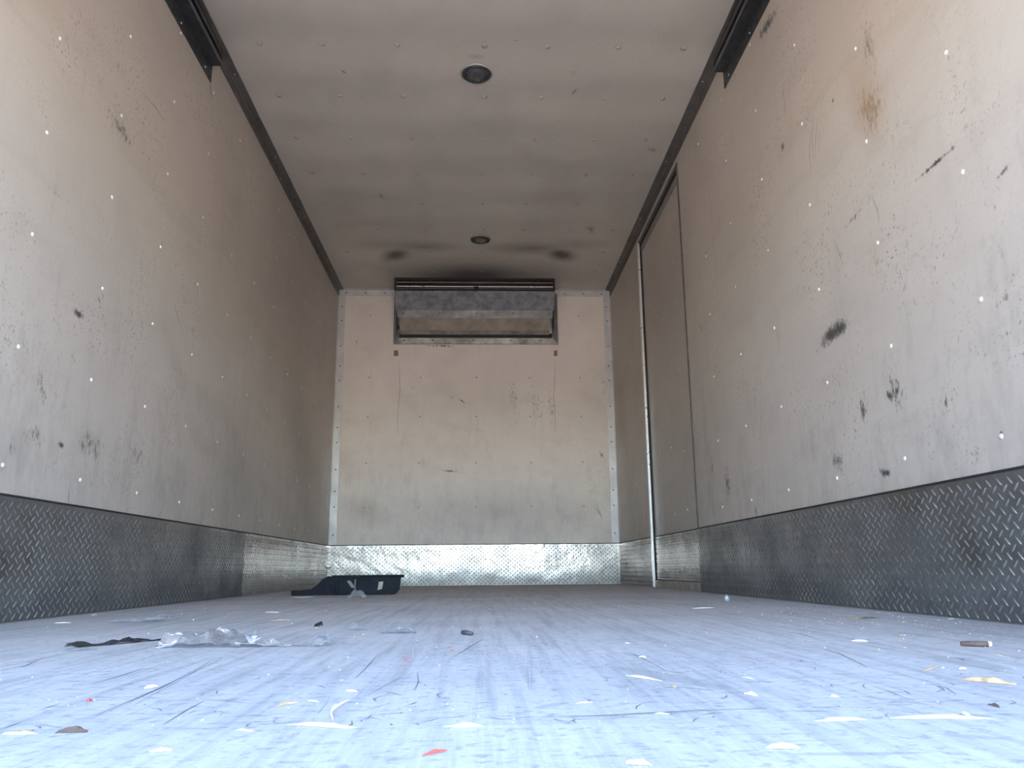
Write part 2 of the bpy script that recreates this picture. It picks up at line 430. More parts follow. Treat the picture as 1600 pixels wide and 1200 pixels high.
def wet(x0, y0, x1, y1, k):
    c, ang, l = seg_on(FLR, x0, y0, x1, y1, 2)
    return (c, ang, l, l * k)
M_FLO = floor_mat('worn_grey_floor', (0.60, 0.57, 0.56), (0.72, 0.70, 0.70),
                  [wet(1440, 1020, 1600, 1055, .3), wet(1330, 1085, 1480, 1105, .25), wet(930, 1035, 1180, 1085, .18), wet(820, 1110, 900, 1095, .3), wet(800, 1125, 1180, 1108, .05)])
M_SIL = floor_mat('worn_sill_plate', (0.61, 0.58, 0.57), (0.74, 0.72, 0.71),
                  [wet(1455, 1150, 1600, 1160, .35), wet(1200, 1183, 1480, 1180, .12), wet(1050, 1190, 1110, 1195, .3), wet(420, 1195, 500, 1195, .3)])
M_GND = plain('pale_concrete', (0.46, 0.40, 0.33), 0.85, 0.0, 0.25, 0.8, 0.2)

# ------------------------------------------------------------------ structure
MB().box(-90, 90, -120, 60, -1.35, -1.05).build('ground', M_GND, kind='structure', label='pale concrete yard outside the rear opening')
floor = MB().box(-W2 - 0.05, W2 + 0.05, 0.690, D + 0.05, -0.12, 0.0).build('floor', M_FLO, kind='structure', label='worn grey scuffed floor of the cargo box')
sill = MB().box(-W2 - 0.05, W2 + 0.05, 0.30, 0.684, -0.12, 0.0015).build('trim_1', M_SIL, bevel=0.002, kind='structure', label='pale worn metal sill plate at the rear edge of the floor')
MB().box(-W2 - 0.05, W2 + 0.05, 0.684, 0.690, -0.12, -0.004).build('floor_joint', M_GAP, floor)
wallL = MB().box(-W2 - 0.05, -W2, YO, D + 0.05, 0.0, H + 0.02).build('wall_left', M_WL, kind='structure', label='grimy off-white panel wall with rivets on the left')
DY0, DY1, DZ = 4.165, 5.292, 2.372
wallR = MB().prism([(YO, 0), (DY0, 0), (DY0, DZ), (DY1, DZ), (DY1, 0), (D + 0.05, 0), (D + 0.05, H + 0.02), (YO, H + 0.02)], 0, W2, W2 + 0.05).build(
    'wall_right', M_WR, kind='structure', label='scuffed off-white panel wall with side door on the right')
wallB = MB().box(-W2, W2, D, D + 0.05, 0.0, H + 0.02).build('wall_back', M_WB, kind='structure', label='pale pinkish front bulkhead wall at the far end')
poly = []
SAG = 0.006                            # the sheet hangs a little between its rows of fasteners
RY0, RP = 3.264 - 0.41 * 7, 0.412
y = YO; N = 360
for i in range(N + 1):
    y = YO + (D - YO) * i / N
    ph = (y - 3.264) / RP
    poly.append((y, H - SAG * 0.5 * (1 - math.cos(2 * math.pi * ph))))
poly += [(D, H + 0.07), (YO, H + 0.07)]
ceil = MB().prism(poly, 0, -W2 - 0.05, W2 + 0.05).build('ceiling', M_CE, kind='structure', label='grimy off-white panel ceiling with rows of fasteners and soot stains, with shade painted in before the cooling unit')

# unseen rear frame and roll-up door, added to shade the upper walls
frame = root('trim_8', 'unseen steel frame round the rear opening, added for its shade')
MB().box(-W2 - 0.05, -W2 + 0.075, 0.60, 0.70, 0.002, H + 0.07).build('post', M_ALU, frame)
MB().box(W2 - 0.075, W2 + 0.05, 0.60, 0.70, 0.002, H + 0.07).build('post', M_ALU, frame)
MB().box(-W2 + 0.075, W2 - 0.075, 0.60, 0.70, 2.22, H + 0.07).build('header', M_ALU, frame)
d2 = root('door_2', 'unseen roll-up door under the ceiling, partly lowered, added for its shade')
for k in range(7):
    MB().box(-W2 + 0.052, W2 - 0.052, 0.80 + 0.255 * k, 0.80 + 0.255 * k + 0.248, 2.366, 2.384).build('door_slat', M_CE, d2, bevel=0.003)

for k in range(2):                      # lowest slats, unseen, hung in the opening to darken the upper walls
    MB().box(-W2 + 0.052, W2 - 0.052, 0.715, 0.733, 1.76 + 0.255 * k, 1.76 + 0.255 * k + 0.248).build('door_slat', M_CE, d2, bevel=0.003)

# rivets of the walls and fasteners of the ceiling: parts of the panel that they hold
riv = MB().lathe([(0.0064, 0.0), (0.0064, 0.0010), (0.0052, 0.0026), (0.0028, 0.0036), (0.0, 0.0038)], (0, 0, 0), 0, 14).mesh('rivet', M_RIV)
random.seed(4)
RZ = [0.396, 0.707, 1.017, 1.328, 1.632, 1.941, 2.25]
def inframe(p, m=10):
    d = Vector(p) - CAM; z = d.dot(fw)
    if z < 0.05: return False
    x, yy = 800 + FL * d.dot(r2) / z, 600 - FL * d.dot(u2) / z
    return -m < x < 1600 + m and -m < yy < 1200 + m
for k in range(13):
    yy = 1.667 + 0.4095 * k
    for z in RZ:
        if random.random() < 0.03: continue
        j = random.uniform(-.004, .004)
        if inframe((-W2, yy, z)): inst('rivet', riv, wallL, (-W2, yy + j, z - j))
        if inframe((W2, yy, z)) and not (DY0 - 0.05 < yy < DY1 + 0.05): inst('rivet', riv, wallR, (W2, yy - j, z + j), (0, 0, math.pi))
fas = MB().lathe([(0.013, 0.0), (0.013, 0.002), (0.009, 0.005), (0.004, 0.006), (0.0, 0.0062)], (0, 0, 0), 2, 14, -1).mesh('fastener', M_FAS)
for k in range(8):
    yy = 3.264 + RP * k
    for x in (-0.975, -0.675, -0.345, 0.059, 0.349, 0.685, 0.984):
        if abs(x) < 0.7 and yy > 6.25 or yy > 6.4: continue
        inst('fastener', fas, ceil, (x + random.uniform(-.01, .01), yy - 0.008 * x, H - 0.0005), scale=(0.75,) * 3 if k > 4 else None)
fas2 = fas.copy(); fas2.name = 'fastener_back'; fas2.materials[0] = plain('bulkhead_fastener', (0.46, 0.40, 0.36), 0.5)
for z in (2.25, 1.70, 1.365, 0.98, 0.62):
    for x in (-0.89, -0.46, 0.01, 0.46, 0.89):
        if z > 2 and abs(x) < 0.75: continue
        inst('fastener', fas2, wallB, (x, D, z), (-math.pi / 2, 0, 0), (0.55,) * 3)

# ------------------------------------------------------------------ tread plates along the foot of the walls
def lug_geo(b=None):
    l, w, h = 0.0130, 0.0027, 0.0026
    base = [(-l, 0, 0), (-l * .5, -w * .8, 0), (0, -w, 0), (l * .5, -w * .8, 0), (l, 0, 0), (l * .5, w * .8, 0), (0, w, 0), (-l * .5, w * .8, 0)]
    top = [(-l * .5, 0, h * .85), (0, 0, h), (l * .5, 0, h * .85)]
    f = [(0, 1, 8), (1, 2, 9, 8), (2, 3, 10, 9), (3, 4, 10), (4, 5, 10), (5, 6, 9, 10), (6, 7, 8, 9), (7, 0, 8)]
    return [Vector(q) for q in base + top], f
LV, LF = lug_geo()
def rotm(a): return Matrix.Rotation(a, 3, 'Z')
DX, DZL = 0.0365, 0.0315
def lugs(u0, u1, v0=0.012, v1=PH - 0.010):
    """places of the raised bars of a sheet that spans u0..u1 along the wall and v0..v1 upwards"""
    out = []
    n = int((u1 - u0) / DX) + 2
    for i in range(n):
        for j in range(int((v1 - v0) / DZL) + 2):
            for s in (0, 1):
                u = u0 + (i + 0.5 * s) * DX + 0.010; v = v0 + (j + 0.5 * s) * DZL
                if u < u1 - 0.010 and v < v1: out.append((u, v, 0.80 if s == 0 else -0.80))
    return out
lug_me = {}
def plate(parent, mat, side, u0, u1, v0=0.002, v1=PH, single=0, th=0.004, inset=0.0):
    """one sheet of tread plate: the sheet, and its bars; the nearest bars are parts of their own"""
    if side == 'L': T = Matrix(((0, 0, 1), (1, 0, 0), (0, 1, 0))); o = Vector((-W2 + inset, 0, 0))
    elif side == 'R': T = Matrix(((0, 0, -1), (1, 0, 0), (0, 1, 0))); o = Vector((W2 - inset, 0, 0))
    else: T = Matrix(((1, 0, 0), (0, 0, -1), (0, 1, 0))); o = Vector((0, D - inset, 0))
    m = MB()
    c = [o + T @ Vector(q) for q in ((u0, v0, 0), (u1, v0, 0), (u1, v1, 0), (u0, v1, 0), (u0, v0, th), (u1, v0, th), (u1, v1, th), (u0, v1, th))]
    m.add(c, [(0, 1, 2, 3), (4, 5, 6, 7), (0, 1, 5, 4), (1, 2, 6, 5), (2, 3, 7, 6), (3, 0, 4, 7)])
    sh = m.build('tread_sheet', mat, parent)
    lm = M_LUG if mat is M_TRD else M_LUB
    pl = lugs(u0, u1, v0 + 0.012, v1 - 0.006)
    def size(q):
        P = o + T @ Vector((q[0], q[1], th)); d = P - CAM
        return 1 / d.length if inframe(P, -4) else 0
    pl.sort(key=size, reverse=True)
    near, rest = pl[:single], pl[single:]
    for u, v, a in near:
        key = (side, a, mat.name)
        if key not in lug_me:
            mm = MB(); mm.add([T @ (rotm(a) @ q) for q in LV], LF); lug_me[key] = mm.mesh('tread_bar', lm)
        inst('tread_bar', lug_me[key], sh, o + T @ Vector((u, v, th)))
    if rest:
        mm = MB()
        for u, v, a in rest:
            R = rotm(a)
            mm.add([o + T @ (R @ q + Vector((u, v, th))) for q in LV], LF)
        mm.build('tread_bars', lm, sh, kind='stuff')
    return sh

bbL = root('baseboard_left', 'dark worn diamond tread plate along the foot of the left wall')
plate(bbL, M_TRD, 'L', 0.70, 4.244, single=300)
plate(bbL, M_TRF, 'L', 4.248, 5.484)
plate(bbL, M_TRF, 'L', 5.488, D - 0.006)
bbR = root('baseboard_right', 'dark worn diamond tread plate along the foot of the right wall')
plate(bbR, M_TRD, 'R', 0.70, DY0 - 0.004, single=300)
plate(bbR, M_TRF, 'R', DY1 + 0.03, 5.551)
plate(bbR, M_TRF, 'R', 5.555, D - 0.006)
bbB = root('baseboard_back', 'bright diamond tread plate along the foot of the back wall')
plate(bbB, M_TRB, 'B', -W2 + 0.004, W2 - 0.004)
# dark bead of sealant on top of the sheets
MB().box(-W2, -W2 + 0.0055, 0.70, D, PH, PH + 0.006).build('sealant', M_GAP, bbL)
MB().box(W2 - 0.0055, W2, 0.70, DY0, PH, PH + 0.006).build('sealant', M_GAP, bbR)
MB().box(W2 - 0.0055, W2, DY1 + 0.03, D, PH, PH + 0.006).build('sealant', M_GAP, bbR)
MB().box(-W2, W2, D - 0.0055, D, PH, PH + 0.006).build('sealant', M_GAP, bbB)

# ------------------------------------------------------------------ corner trims
dot = MB().lathe([(0.006, 0.0), (0.005, 0.0022), (0.0, 0.003)], (0, 0, 0), 2, 10).mesh('trim_rivet', M_DOT)
pale = MB().lathe([(0.0045, 0.0), (0.004, 0.0022), (0.0, 0.003)], (0, 0, 0), 2, 10).mesh('trim_rivet', M_RIV)
for n, s, lab in (('trim_2', -1, 'dark grey metal angle in the left ceiling corner'), ('trim_3', 1, 'dark grey metal angle in the right ceiling corner')):
    xs = sorted((s * W2, s * (W2 - 0.041)))
    pts = [(s * W2, H), (s * (W2 - 0.041), H - 0.0045), (s * (W2 - 0.041), H - 0.0075), (s * (W2 - 0.008), H - 0.011), (s * (W2 - 0.0035), H - 0.016), (s * (W2 - 0.0035), H - 0.066), (s * W2, H - 0.066)]
    t = MB().prism(pts, 1, YO, D - 0.004).build(n, M_DKT, kind='structure', label=lab)
    for k in range(9):
        yy = 3.1 + k * 0.40
        inst('trim_rivet', pale if k % 2 else dot, t, (s * (W2 - 0.022), yy, H - 0.0088), (math.pi, 0, 0))
        inst('trim_rivet', pale if k % 3 == 0 else dot, t, (s * (W2 - 0.0035), yy + 0.2, H - 0.045), (0, -s * math.pi / 2, 0))
for n, s, lab in (('trim_4', -1, 'pale aluminium angle in the left back corner'), ('trim_5', 1, 'pale aluminium angle in the right back corner')):
    pts = [(s * W2, D), (s * W2, D - 0.014), (s * (W2 - 0.003), D - 0.014), (s * (W2 - 0.004), D - 0.004), (s * (W2 - 0.060), D - 0.004), (s * (W2 - 0.060), D)]
    t = MB().prism(pts, 2, PH + 0.004, 2.424).build(n, M_ALU, kind='structure', label=lab)
    for k in range(12):
        inst('trim_rivet', dot, t, (s * (W2 - 0.034), D - 0.004, 0.40 + k * 0.175 + (0.05 if k % 3 == 1 else 0)), (math.pi / 2, 0, 0))
for n, a, b, lab in (('trim_6', -W2 + 0.002, -0.70, 'pale aluminium strip at the ceiling left of the cooling unit'), ('trim_7', 0.715, W2 - 0.002, 'pale aluminium strip at the ceiling right of the cooling unit')):
    t = MB().prism([(D - 0.005, 2.424), (D - 0.005, 2.474), (D - 0.020, 2.480), (D - 0.020, H - 0.0005), (D, H - 0.0005), (D, 2.424)], 0, a, b).build(n, M_ALU, kind='structure', label=lab)
    for k in range(3):
        inst('trim_rivet', dot, t, (a + 0.06 + k * (b - a - 0.1) / 2.2, D - 0.005, 2.448), (math.pi / 2, 0, 0))

# ------------------------------------------------------------------ side door in the right wall
door = root('door_1', 'flush side door with tread plate foot in the right wall')
dx = W2 + 0.016
MB().box(dx, dx + 0.03, DY0 + 0.012, DY1 - 0.012, 0.050, DZ - 0.020).build('door_panel', M_DR, door)
MB().box(dx + 0.03, W2 + 0.05, DY0, DY1, 0.0, DZ).build('door_core', M_DR, door)
plate(door, M_TRF, 'R', DY0 + 0.020, DY1 - 0.025, 0.054, PH, inset=-0.016)
MB().box(dx - 0.006, dx, DY0 + 0.015, DY1 - 0.02, PH, PH + 0.006).build('sealant', M_GAP, door)
MB().box(W2 + 0.0, W2 + 0.05, DY0 + 0.002, DY1 - 0.002, 0.0, 0.046).build('door_sill', plain('sill_wood', (0.33, 0.29, 0.25), 0.5, 0.2), door, bevel=0.003)
# frame: bright strip on the far side, dark seals on the near side and at the head
MB().prism([(W2 - 0.010, DY1 - 0.004), (W2 - 0.010, DY1 + 0.022), (W2 - 0.003, DY1 + 0.030), (W2 + 0.004, DY1 + 0.030), (W2 + 0.004, DY1 - 0.004)], 2, 0.002, DZ + 0.004).build('door_strip', M_ALB, door, label='bright aluminium edge strip')
MB().box(W2 + 0.004, W2 + 0.03, DY1 - 0.014, DY1 - 0.001, 0.046, DZ).build('door_seal', M_GAP, door)
MB().box(W2 + 0.004, W2 + 0.03, DY0 + 0.001, DY0 + 0.013, 0.046, DZ).build('door_seal', M_GAP, door)
MB().box(W2 + 0.004, W2 + 0.03, DY0 + 0.001, DY1 - 0.001, DZ - 0.022, DZ - 0.001).build('door_seal', M_GAP, door)
MB().box(W2 - 0.003, W2 + 0.002, DY0 - 0.024, DY0 + 0.001, PH, DZ + 0.012).build('door_frame', M_DKT, door)
MB().box(W2 - 0.003, W2 + 0.002, DY0 - 0.014, DY1 + 0.02, DZ - 0.001, DZ + 0.012).build('door_frame', M_DKT, door)
MB().box(dx - 0.003, dx + 0.001, DY0 + 0.014, DY1 - 0.014, DZ - 0.075, DZ - 0.022).build('door_rail', plain('door_head_rail', (0.24, 0.22, 0.20), 0.5), door)
riv2 = riv.copy(); riv2.name = 'door_rivet'
for yy in (4.42, 4.72, 5.02):
    for z in (0.40, 0.80, 1.22, 1.62, 1.92):
        inst('rivet', riv2, door, (dx, yy + random.uniform(-.02, .02), z + random.uniform(-.04, .04)), (0, 0, math.pi), (0.8,) * 3)

# ------------------------------------------------------------------ tracks of the roll-up door
def track(s, yend, label):
    t = thing('door_track', (s * W2, YO + 0.02, 2.27), label, 'track')
    X = lambda q: s * (W2 - q)
    a = YO + 0.02
    MB().prism([(X(0.0), 2.268), (X(0.004), 2.268), (X(0.004), 2.352), (X(0.0), 2.352)], 1, a, yend + 0.02).build('wall_flange', M_TRK, t)
    MB().prism([(X(0.004), 2.340), (X(0.050), 2.340), (X(0.050), 2.345), (X(0.004), 2.345)], 1, a, yend).build('lower_web', M_TRK, t)
    MB().prism([(X(0.050), 2.340), (X(0.050), 2.366), (X(0.046), 2.370), (X(0.042), 2.366), (X(0.042), 2.346), (X(0.046), 2.345)], 1, a, yend + 0.005).build('lower_lip', plain('track_lip', (0.12, 0.12, 0.125), 0.35, 0.4), t)
    MB().prism([(X(0.004), 2.396), (X(0.054), 2.404), (X(0.054), 2.409), (X(0.004), 2.401)], 1, a, yend - 0.01).build('upper_web', M_TRK, t)
    MB().prism([(X(0.050), 2.384), (X(0.054), 2.384), (X(0.054), 2.409), (X(0.050), 2.409)], 1, a, yend - 0.01).build('upper_lip', M_TRK, t)
    MB().box(min(X(0.004), X(0.0075)), max(X(0.004), X(0.0075)), a, yend - 0.01, 2.345, 2.401).build('back_web', M_BLK, t)
    MB().tube([(X(0.046), yend - 0.04, 2.375), (X(0.044), yend + 0.01, 2.378), (X(0.040), yend + 0.022, 2.386)], [0.009, 0.009, 0.006], 10).build('end_stop', M_BLK, t)
    for k in range(4):
        inst('bolt', pale, t, (X(0.004), 2.30 + k * 0.29, 2.290), (0, -s * math.pi / 2, 0))
    return t
track(-1, 3.235, 'black steel door track along the left wall top')
track(1, 3.225, 'black steel door track along the right wall top')

# ------------------------------------------------------------------ dome lights
def dome(c, label):
    t = thing('dome_light', (c[0], c[1], H), label, 'light', 'round ceiling lights')
    z = H - SAG * 0.5 * (1 - math.cos(2 * math.pi * (c[1] - 3.264) / RP)) - 0.003
    MB().lathe([(0.079, 0.004), (0.079, -0.001), (0.075, -0.004), (0.071, -0.003), (0.071, 0.004), (0.079, 0.004)], (c[0], c[1], z), 2, 48).build('rim', M_RIM, t)
    MB().lathe([(0.071, 0.0), (0.071, -0.005), (0.066, -0.010), (0.059, -0.010), (0.054, -0.007), (0.054, 0.0), (0.071, 0.0)], (c[0], c[1], z), 2, 48).build('bezel', M_BZL, t)
    MB().lathe([(0.054, 0.0), (0.054, -0.006), (0.050, -0.011), (0.047, -0.010), (0.047, 0.0), (0.054, 0.0)], (c[0], c[1], z), 2, 48).build('lens_ring', M_LEN, t)
    MB().lathe([(0.047, 0.0), (0.047, -0.006), (0.043, -0.012), (0.034, -0.015), (0.018, -0.0165), (0.0, -0.017)], (c[0], c[1], z), 2, 48).build('lens', M_LEN, t)
    for k in range(3):
        a = 0.5 + k * 2.094
        inst('screw', dot, t, (c[0] + 0.0625 * math.cos(a), c[1] + 0.0625 * math.sin(a), z - 0.010), (math.pi, 0, 0), (0.7,) * 3)
    return t
dome((0.026, 3.465), 'round dark ceiling light nearer the rear opening, larger of the two')
dome((0.044, 5.480), 'round dark ceiling light near the cooling unit, smaller of the two')

# ------------------------------------------------------------------ cooling unit on the back wall
ev = thing('cooling_unit', (0.01, D, 1.99), 'grey metal cooling unit with black grille high on the back wall', 'cooling unit')
X0, X1 = -0.664, 0.664
yf = 6.286
ZG = 2.365
# grille of the front
g0 = MB().box(X0, X1, yf + 0.05, yf + 0.054, ZG, H - 0.006).build('grille', M_BLK, ev)
MB().box(X0, X1, yf, yf + 0.05, H - 0.030, H - 0.004).build('top_bar', M_BLK, g0)
MB().box(X0, X1, yf, yf + 0.05, ZG, ZG + 0.012).build('bottom_bar', M_BLK, g0)
for a, b in ((X0, X0 + 0.016), (X1 - 0.016, X1)):
    MB().box(a, b, yf, yf + 0.05, ZG + 0.012, H - 0.030).build('end_bar', M_BLK, g0)
MB().box(-0.010, 0.030, yf - 0.002, yf + 0.02, ZG + 0.010, ZG + 0.040).build('clip', M_BLK, g0)
for z, hh, mt in ((H - 0.048, 0.010, M_SLT), (H - 0.066, 0.006, M_BLK), (ZG + 0.036, 0.009, M_ALB), (ZG + 0.021, 0.005, M_SLT)):
    MB().prism([(yf + 0.004, z), (yf + 0.022, z + hh * 0.8), (yf + 0.022, z + hh), (yf + 0.004, z + hh)], 0, X0 + 0.016, X1 - 0.016).build('slat', mt, g0)
# hood: ends, sloping underside, bolted flange
prof = [(D, H - 0.004), (yf + 0.05, H - 0.004), (yf + 0.05, ZG), (6.42, 2.242), (6.44, 2.181), (6.535, 2.062), (D, 2.062)]
for a, b in ((X0, X0 + 0.003), (X1 - 0.003, X1)):
    MB().prism(prof, 0, a, b).build('end_plate', M_FLG, ev)
MB().prism([(yf, ZG - 0.003), (yf, ZG), (yf + 0.05, ZG), (6.425, 2.247), (6.42, 2.242)], 0, X0, X1).build('sloping_panel', M_GAL, ev)
fl = MB().prism([(6.420, 2.243), (6.425, 2.247), (6.443, 2.184), (6.438, 2.181)], 0, X0 + 0.012, X1 - 0.012).build('flange', M_FLG, ev)
for x in (-0.60, -0.30, 0.01, 0.32, 0.62):
    inst('bolt', dot, fl, (x, 6.4275, 2.218), (math.pi / 2 - 0.28, 0, 0), (1.2,) * 3)
MB().prism([(6.441, 2.181), (6.446, 2.184), (6.512, 2.098), (6.507, 2.094)], 0, X0 + 0.028, X1 - 0.028).build('tan_panel', M_TAN, ev)
MB().prism([(6.507, 2.094), (6.512, 2.098), (6.545, 2.071), (6.540, 2.066)], 0, X0 + 0.034, X1 - 0.034).build('drip_pan', plain('shiny_pan', (0.55, 0.52, 0.49), 0.3, 0.7, 0.5, 12), ev)
MB().box(X0 + 0.02, X1 - 0.01, 6.548, D, 2.040, 2.080).build('dark_slot', M_BLK, ev)
# frame on the wall
fy = 6.553
fr = MB().prism([(-0.692, 1.990), (0.706, 1.990), (0.655, 2.046), (-0.640, 2.046)], 1, fy, D).build('bottom_lip', plain('lip_sheet', (0.42, 0.415, 0.41), 0.38, 0.6, 0.75, 6), ev)
for x in (-0.60, -0.36, -0.02, 0.30, 0.56):
    inst('bolt', dot, fr, (x, fy, 2.018), (math.pi / 2, 0, 0), (1.1,) * 3)
for s, q in ((-1, [(-0.692, 1.990), (-0.640, 2.046), (-0.640, 2.440), (-0.692, 2.440)]), (1, [(0.706, 1.990), (0.706, 2.440), (0.655, 2.440), (0.655, 2.046)])):
    o = MB().prism(q, 1, fy, D).build('side_flange', M_FLG, ev)
    for z in (2.06, 2.16, 2.30):
        inst('bolt', dot, o, (s * 0.680 if s > 0 else -0.668, fy, z), (math.pi / 2, 0, 0))
for x, z, w in ((X0 - 0.004, 2.235, 0.030), (X1 - 0.022, 2.235, 0.030), (X0 + 0.002, 2.115, 0.026)):
    MB().prism([(x, z), (x + w, z), (x + w * 0.3, z + 0.045)], 1, fy - 0.012, fy - 0.002).build('gasket', M_BLK, ev)

for n, x, lab in (('a', -0.668, 'left'), ('b', 0.685, 'right')):
    t = MB().prism([(x - 0.020, 1.888), (x + 0.014, 1.888), (x + 0.020, 1.898), (x + 0.014, 1.936), (x - 0.020, 1.936)] if n == 'a' else [(x - 0.015, 1.888), (x + 0.015, 1.890), (x + 0.015, 1.938), (x - 0.013, 1.936)], 1, D - 0.004, D + 0.001).build('tape_patch', M_TAP)
    tag(t, f'small brown tape patch on back wall under the {lab} end of cooling unit', 'tape patch', 'tape patches under the cooling unit')

# ------------------------------------------------------------------ cracks and scratches
def ribbon(m, pts, w, nrm):
    """flat strip along points lying on a surface"""
    pts = [Vector(q) for q in pts]; n = len(pts); L, R = [], []
    for i, q in enumerate(pts):
        t = (pts[min(i + 1, n - 1)] - pts[max(i - 1, 0)]).normalized()
        s = t.cross(nrm).normalized() * (w * (0.35 if i in (0, n - 1) else 1.0) * 0.5)
        L.append(q + s); R.append(q - s)
    m.add(L + R, [(i, i + 1, n + i + 1, n + i) for i in range(n - 1)])
M_CRK = plain('dirt_filled_crack', (0.17, 0.135, 0.115), 0.8, 0, 0.2, 30)
M_SCD = plain('dark_scuff', (0.18, 0.18, 0.19), 0.7, 0, 0.3, 30)
M_SCL = plain('pale_scuff', (0.50, 0.50, 0.52), 0.6, 0, 0.2, 30)
for pts in ([(622, 560), (624, 580), (625, 610), (622, 640), (621, 680)], [(868, 560), (867, 590), (865, 620), (867, 645), (868, 675)]):
    m = MB(); ribbon(m, [BK(x, y, D - 0.0006) for x, y in pts], 0.0026, Vector((0, -1, 0)))
    m.build('crack', M_CRK, wallB)
def scr(parent, name, fn, lines, w, nrm, off, mat):
    for pts in lines:
        m = MB(); ribbon(m, [fn(x, y) + nrm * off for x, y in pts], w, nrm); m.build(name, mat, parent)
scr(wallL, 'crack', LW, [[(259, 746), (257, 770), (253, 803)], [(108, 765), (107, 776), (107, 787)], [(259, 747), (268, 747)], [(254, 741), (254, 749)]], 0.0030, Vector((1, 0, 0)), 0.0006, M_CRK)
scr(wallL, 'scratch', LW, [[(223, 145), (243, 168), (258, 190)], [(222, 193), (224, 208)], [(270, 472), (276, 490), (283, 512)], [(205, 160), (204, 168)]], 0.003, Vector((1, 0, 0)), 0.0006, M_CRK)
scr(wallR, 'scratch', RW, [[(1267, 205), (1265, 240), (1268, 272)], [(1271, 183), (1269, 215), (1271, 250)], [(1277, 182), (1275, 215), (1273, 245)], [(1281, 200), (1279, 235)],
                           [(1362, 305), (1372, 330), (1374, 350)], [(1304, 376), (1312, 398), (1318, 414)], [(1223, 142), (1227, 165), (1228, 185)]], 0.0026, Vector((-1, 0, 0)), 0.0006, M_CRK)
scr(wallB, 'scratch', BK, [[(932, 785), (942, 812)], [(716, 622), (722, 626), (727, 631)], [(942, 706), (946, 720)]], 0.004, Vector((0, -1, 0)), 0.0006, M_CRK)

# scuffs in the floor: too many and too fine to count
random.seed(11)
md, ml = MB(), MB()
UPZ = Vector((0, 0, 1))
for pts in ([(155, 1115), (250, 1075), (345, 1030)], [(200, 1098), (280, 1060), (330, 1032)], [(145, 1068), (190, 1055), (225, 1044)], [(255, 1132), (290, 1110), (318, 1095)], [(165, 1025), (178, 1019)],
            [(0, 1047), (40, 1040), (70, 1026)], [(555, 1060), (575, 1040), (590, 1022)], [(505, 1045), (515, 1035)], [(710, 1025), (735, 1010), (755, 998)], [(948, 1018), (990, 1022), (1020, 1036)],
            [(1020, 1036), (1040, 1048), (1062, 1050)], [(1454, 1068), (1480, 1075), (1494, 1085)], [(652, 1050), (654, 1065), (648, 1078)], [(880, 1012), (900, 1018)], [(1270, 1010), (1310, 1020), (1355, 1042)],
            [(1360, 1070), (1390, 1080), (1420, 1092)], [(1150, 968), (1175, 975), (1210, 980)], [(1200, 981), (1250, 990), (1290, 1002)], [(800, 1121), (950, 1117), (1080, 1110), (1200, 1106)]):
    ribbon(md, [FLR(x, y, 0.0005) for x, y in pts], random.uniform(0.0010, 0.0020), UPZ)
for pts in ([(575, 1085), (600, 1070), (630, 1055)], [(495, 1115), (507, 1100), (512, 1090)], [(635, 1000), (645, 1012), (645, 1030)], [(828, 1000), (827, 1040), (828, 1075)], [(758, 918), (768, 935), (778, 958)], [(210, 1100), (280, 1062), (325, 1035)]):
    ribbon(ml, [FLR(x, y, 0.0005) for x, y in pts], 0.003, UPZ)
for k in range(900):
    y0 = 0.70 + 3.0 * random.random() ** 1.7; x0 = random.uniform(-1, 1) * min(W2 - 0.05, 0.1 + 0.72 * y0)
    a = random.choice((random.gauss(0.2, 0.35), random.gauss(0, 0.5), random.gauss(1.3, 0.35), random.uniform(0, 3.14)))
    l = random.uniform(0.008, 0.045) * (0.6 + 0.5 * y0); c = random.uniform(-0.5, 0.5) * l * 0.4
    d = Vector((math.cos(a), math.sin(a), 0)); nn = Vector((-d.y, d.x, 0)); p = Vector((x0, y0, 0.0005))
    ribbon(md if random.random() < 0.78 else ml, [p - d * l * .5, p + nn * c, p + d * l * .5], random.uniform(0.0006, 0.0015) * (0.8 + 0.3 * y0), UPZ)
md.build('dark_scuffs', M_SCD, floor, kind='stuff')
ml.build('pale_scuffs', M_SCL, floor, kind='stuff')

# ------------------------------------------------------------------ black plastic tray by the left wall
TY = 4.28
tr = thing('plastic_shield', (-0.66, TY, 0.0), 'dark navy plastic undertray piece lying by the left tread plate', 'plastic part')
def TP(x, y, d=TY): return BK(x, y, d)
front = [(455, 923), (455, 931), (480, 931.5), (545, 932.5), (600, 928.5), (618, 927), (624, 921), (626, 903), (632, 901.5), (632, 899), (600, 899), (560, 900.5), (514, 900.5), (505, 905), (496, 914), (486, 921), (470, 923)]
fp = [(TP(x, y).x, max(0.002, TP(x, y).z)) for x, y in front]
dep = 0.17
n = len(fp)
MB().prism(fp, 1, TY, TY + 0.005).build('front_wall', M_PLS, tr)
bp = [(xx - 0.035, z * 0.85) for xx, z in fp]
MB().prism(bp, 1, TY + dep, TY + dep + 0.005).build('rear_wall', M_PLS, tr)
m = MB()                                # skin that joins both walls: base, step and end; open along the top
for k in range(n):
    k2 = (k + 1) % n
    if k in (7, 8, 9, 10, 11): continue
    q = [(fp[k][0], TY + 0.004, fp[k][1]), (fp[k2][0], TY + 0.004, fp[k2][1]), (bp[k2][0], TY + dep, bp[k2][1]), (bp[k][0], TY + dep, bp[k][1])]
    m.add(q, [(0, 1, 2, 3)])
sk = m.build('skin', M_PLS, tr)
so = sk.modifiers.new('thickness', 'SOLIDIFY'); so.thickness = 0.004; so.offset = 0
a, b = TP(520, 899.5), TP(632, 899.2)
MB().box(a.x, b.x, TY - 0.018, TY + 0.004, a.z - 0.004, a.z + 0.002).build('rim', M_PLS, tr)
